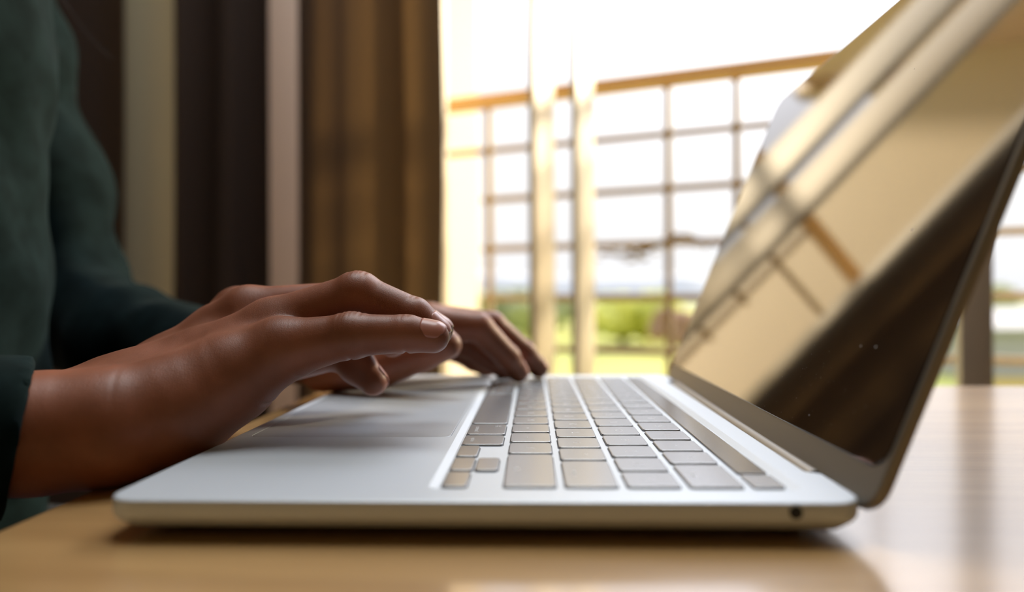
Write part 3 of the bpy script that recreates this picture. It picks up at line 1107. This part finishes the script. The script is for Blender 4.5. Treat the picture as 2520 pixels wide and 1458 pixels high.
f = BF.chain([(SH_R, 40), (EL_R, 26), (np.array([-142, 10, 30.0]), 18), (WR_R, 16)], 4)
f = smin(f, BF.chain(slim(ARM_L, 14), 8), 10)
f = smin(f, BF.chain(slim(FORE_L, 18)[:2] + [(WR_L, 16)], 8), 10)
f = smin(f, BF.chain(slim(CHEST, 14), 20), 40)
f = smin(f, BF.chain(slim(SHOULD, 14), 20), 40)
f = smin(f, BF.cone((-300, 215, 500), (-280, 215, 600), 52, 48), 25)
vB, qB = surf_nets(f, BF.lo, BF.h)
vs = np.concatenate([vR, vL, vB])
qs = np.concatenate([qR, qL + len(vR), qB + len(vR) + len(vL)])

# skin
m = bpy.data.materials.new('skin')
m.use_nodes = True
t = m.node_tree
b = t.nodes['Principled BSDF']
b.inputs['Roughness'].default_value = 0.46
b.inputs['Subsurface Weight'].default_value = 0.2
b.inputs['Subsurface Radius'].default_value = (0.006, 0.002, 0.001)
b.inputs['Subsurface Scale'].default_value = 0.6
tcn = t.nodes.new('ShaderNodeTexCoord')
n1 = t.nodes.new('ShaderNodeTexNoise'); n1.inputs['Scale'].default_value = 45; n1.inputs['Detail'].default_value = 5
rp = t.nodes.new('ShaderNodeValToRGB')
rp.color_ramp.elements[0].position = 0.3; rp.color_ramp.elements[0].color = (0.205, 0.066, 0.028, 1)
rp.color_ramp.elements[1].position = 0.7; rp.color_ramp.elements[1].color = (0.32, 0.115, 0.063, 1)
t.links.new(tcn.outputs['Object'], n1.inputs['Vector']); t.links.new(n1.outputs[0], rp.inputs[0]); t.links.new(rp.outputs[0], b.inputs['Base Color'])
v1 = t.nodes.new('ShaderNodeTexVoronoi'); v1.inputs['Scale'].default_value = 1400; v1.feature = 'DISTANCE_TO_EDGE'
n3 = t.nodes.new('ShaderNodeTexNoise'); n3.inputs['Scale'].default_value = 500; n3.inputs['Detail'].default_value = 4
mp3 = t.nodes.new('ShaderNodeMapping'); mp3.inputs['Scale'].default_value = (2.2, 0.8, 0.8)
ad = t.nodes.new('ShaderNodeMath'); ad.operation = 'ADD'
t.links.new(tcn.outputs['Object'], v1.inputs['Vector'])
t.links.new(tcn.outputs['Object'], mp3.inputs[0]); t.links.new(mp3.outputs[0], n3.inputs['Vector'])
t.links.new(v1.outputs[0], ad.inputs[0]); t.links.new(n3.outputs[0], ad.inputs[1])
bpn = t.nodes.new('ShaderNodeBump'); bpn.inputs['Strength'].default_value = 0.22; bpn.inputs['Distance'].default_value = 0.0003
t.links.new(ad.outputs[0], bpn.inputs['Height']); t.links.new(bpn.outputs[0], b.inputs['Normal'])
M['skin'] = m
M['nail'] = mat_new('nail', (0.42, 0.165, 0.12), 0.36)
M['nail'].node_tree.nodes['Principled BSDF'].inputs['Coat Weight'].default_value = 0.15

person = empty('person', (-0.30, 0.21, -0.26))
tag(person, 'person in a dark green jacket typing with both hands on the silver laptop', 'person')
link_mesh('body', to_mesh('body', vs, qs), M['skin'], person, 180)


def nail(a, b, r1, r2, up, m, s0=0.25, ln=11.0, half=54, lift=0.12, name='fingernail'):
    """curved plate lying on the finger end from a (last joint) to b (tip)"""
    a = Vector(a); b = Vector(b); ax = (b - a).normalized(); L_ = (b - a).length
    up = Vector(up); up = (up - ax * up.dot(ax)).normalized()
    sd_ = ax.cross(up)
    bm = bmesh.new()
    ns, na = 12, 12
    g = []
    start = L_ + r2 - 1.3 - ln
    for i in range(ns + 1):
        s_ = i / ns
        x_ = start + ln * s_
        row = []
        for j in range(na + 1):
            q_ = j / na * 2 - 1
            e_ = 2 * s_ - 1
            an = R(half) * q_ * (1 - 0.30 * abs(e_) ** 4)
            xx = start + ln / 2 + ln / 2 * e_ * (1 - 0.34 * q_ ** 4)
            tt = min(max(xx / L_, 0), 1)
            rr = r1 + (r2 - r1) * tt
            if xx > L_:
                rr = rr * math.sqrt(max(0.2, 1 - 0.88 * ((xx - L_) / r2) ** 2))
            rr += lift
            p = a + ax * xx + (up * math.cos(an) + sd_ * math.sin(an)) * rr
            row.append(bm.verts.new(p * mm))
        g.append(row)
    for i in range(ns):
        for j in range(na):
            bm.faces.new((g[i][j], g[i + 1][j], g[i + 1][j + 1], g[i][j + 1]))
    o = bm_obj(name, bm, m, person, 180)
    so_ = o.modifiers.new('thick', 'SOLIDIFY'); so_.thickness = 0.0005; so_.offset = 0
    return o


for chn, up in ((R_PINKY, (0.1, -0.72, 1)), (R_RING, (0.4, -0.35, 1)), (R_MID, (0.4, -0.1, 1)), (R_INDEX, (0.4, 0.1, 1)), (R_THUMB, (1.0, 0.7, 0.35)),
                (L_INDEX, (1, 0, .6)), (L_MID, (1, 0, .6)), (L_RING, (1, 0, .6)), (L_PINKY, (1, 0.2, .6)), (L_THUMB, (0.2, -0.5, 1))):
    (a, ra_), (b_, rb_) = chn[-2], chn[-1]
    nail(a, b_, ra_, rb_, up, M['nail'], ln=10.5 if chn is not R_PINKY else 10.0)

# --- jacket
JF = Field((-470, -90, -120), (10, 560, 620), 3.2)


def folds(F_, amp, seed, sc_=(1, 1, 1)):
    rnd = random.Random(seed)
    s = 0
    for k in range(9):
        dx, dy, dz = rnd.gauss(0, 1) * sc_[0], rnd.gauss(0, 1) * sc_[1], rnd.gauss(0, 1) * sc_[2]
        l_ = math.sqrt(dx * dx + dy * dy + dz * dz)
        wl = rnd.uniform(38, 110)
        q = 2 * PI / wl / l_
        s = s + np.sin((F_.X * dx + F_.Y * dy + F_.Z * dz) * q + rnd.uniform(0, 6.28) + 1.2 * np.sin(F_.Z * 0.03 + k)) * (wl / 100)
    return amp * s / 2.2


CU_R = pm(53, 1068, 56)          # centre of the right cuff's opening
CU_L = pm(556, 884, 272)
fr = JF.chain([(SH_R + np.array([0, 0, 20]), 62), (np.array([-285, 45, 230.0]), 58), (np.array([-280, -8, 70.0]), 48)], 30)
fr = smin(fr, JF.chain([(np.array([-275, -10, 65.0]), 46), (np.array([-140, 0, 30.0]), 33), (CU_R + np.array([4, -7, 0]), 23.0), (CU_R + np.array([18, 3, 0]), 23.3)], 20), 22)
fr = smin(fr, JF.chain([(np.array([-145, 22, 30.0]), 31), (CU_R + np.array([-4, 9, 0]), 22.5), (CU_R + np.array([10, 19, 0]), 23)], 10), 10)
fl = JF.chain(ARM_L, 30)
fl = smin(fl, smin(JF.chain(FORE_L, 20), JF.chain(FORE_L2, 20), 10), 20)
ft = JF.chain(CHEST, 20)
ft = smin(ft, JF.chain(SHOULD, 20), 50)
ft = smin(ft, fl, 12)
jk = smin(ft, fr, 22)
fa = np.clip((JF.ball(CU_R, 40)) / 40, 0, 1) * np.clip((JF.ball(CU_L, 36)) / 40, 0, 1)
jk = jk + (folds(JF, 2.6, 33, (1, 1, .35)) + folds(JF, 1.6, 8, (.5, .5, 1))) * fa
dR = (CU_R - np.array([-142, 8, 26.0])); dR /= np.linalg.norm(dR)
cR = np.array([0.80, 0.575, -0.17]); cR /= np.linalg.norm(cR)
dL = CU_L - pm(330, 850, 330); dL /= np.linalg.norm(dL)
# cut the sleeve ends and hollow them
near_r = JF.ball(CU_R, 60)
jk = np.where(near_r < 0, smax(jk, JF.plane(CU_R, cR), 1.5), jk)
near_l = JF.ball(CU_L, 60)
jk = np.where(near_l < 0, smax(jk, JF.plane(CU_L + dL * 2, dL), 1.5), jk)
inner = smin(JF.chain([(CU_R + dR * 34 + [4, -7, 0], 21.2), (CU_R - dR * 30 + [4, -7, 0], 21.2)], 1), JF.chain([(CU_R + dR * 34 + [-4, 9, 0], 20.8), (CU_R - dR * 30 + [-4, 9, 0], 20.8)], 1), 4)
jk = smax(jk, -inner, 1.5)
inner = smin(JF.chain([(CU_L + dL * 40 + [0, -3, 0], 24.5), (CU_L - dL * 12 + [0, -3, 0], 23)], 1), JF.chain([(CU_L + dL * 40 + [0, 7, 0], 24.5), (CU_L - dL * 12 + [0, 7, 0], 23)], 1), 4)
jk = smax(jk, -inner, 1.5)
inner = JF.cone((-300, 215, 545), (-280, 215, 660), 60, 70)
jk = smax(jk, -inner, 4)
# nothing of the cloth sinks into the table
tabl = np.maximum(JF.plane((0, 0, 1.5), (0, 0, 1)), JF.plane((-42, 0, 0), (-1, 0, 0)))
inbox = np.maximum(-(JF.X + 42.0) , JF.Z - 1.0)
jk = smax(jk, -np.broadcast_to(inbox, jk.shape), 1.0)
vJ, qJ = surf_nets(jk, JF.lo, JF.h)
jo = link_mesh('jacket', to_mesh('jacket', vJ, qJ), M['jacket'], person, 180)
jo['label'] = 'dark green jacket with long sleeves'
del jk, fr, fl, ft

# --- lap
TF = Field((-440, 20, -330), (220, 440, -40), 8.0)
f = TF.chain([(np.array([-310, 130, -170.0]), 92), (np.array([20, 120, -170.0]), 66)], 10)
f = smin(f, TF.chain([(np.array([-310, 290, -170.0]), 92), (np.array([20, 300, -170.0]), 66)], 10), 30)
vT, qT = surf_nets(f, TF.lo, TF.h)
link_mesh('trousers', to_mesh('trousers', vT, qT), M['trousers'], person, 180)

# loose strands of hair hanging in front of the shoulder
for pts in ([(120, -60, 380), (170, 20, 375), (215, 85, 372), (255, 125, 370), (275, 145, 370)], [(60, -40, 300), (90, 30, 300), (125, 95, 300), (150, 130, 300)]):
    bm = bmesh.new()
    q = [Vector(pm(*p) * mm) for p in pts]
    for a, b_ in zip(q[:-1], q[1:]):
        bmesh.ops.create_cone(bm, cap_ends=True, segments=6, radius1=0.00016, radius2=0.00016, depth=(b_ - a).length,
                              matrix=Matrix.Translation((a + b_) / 2) @ (b_ - a).to_track_quat('Z', 'Y').to_matrix().to_4x4())
    bm_obj('hair_strand', bm, M['hair'], person, 60)
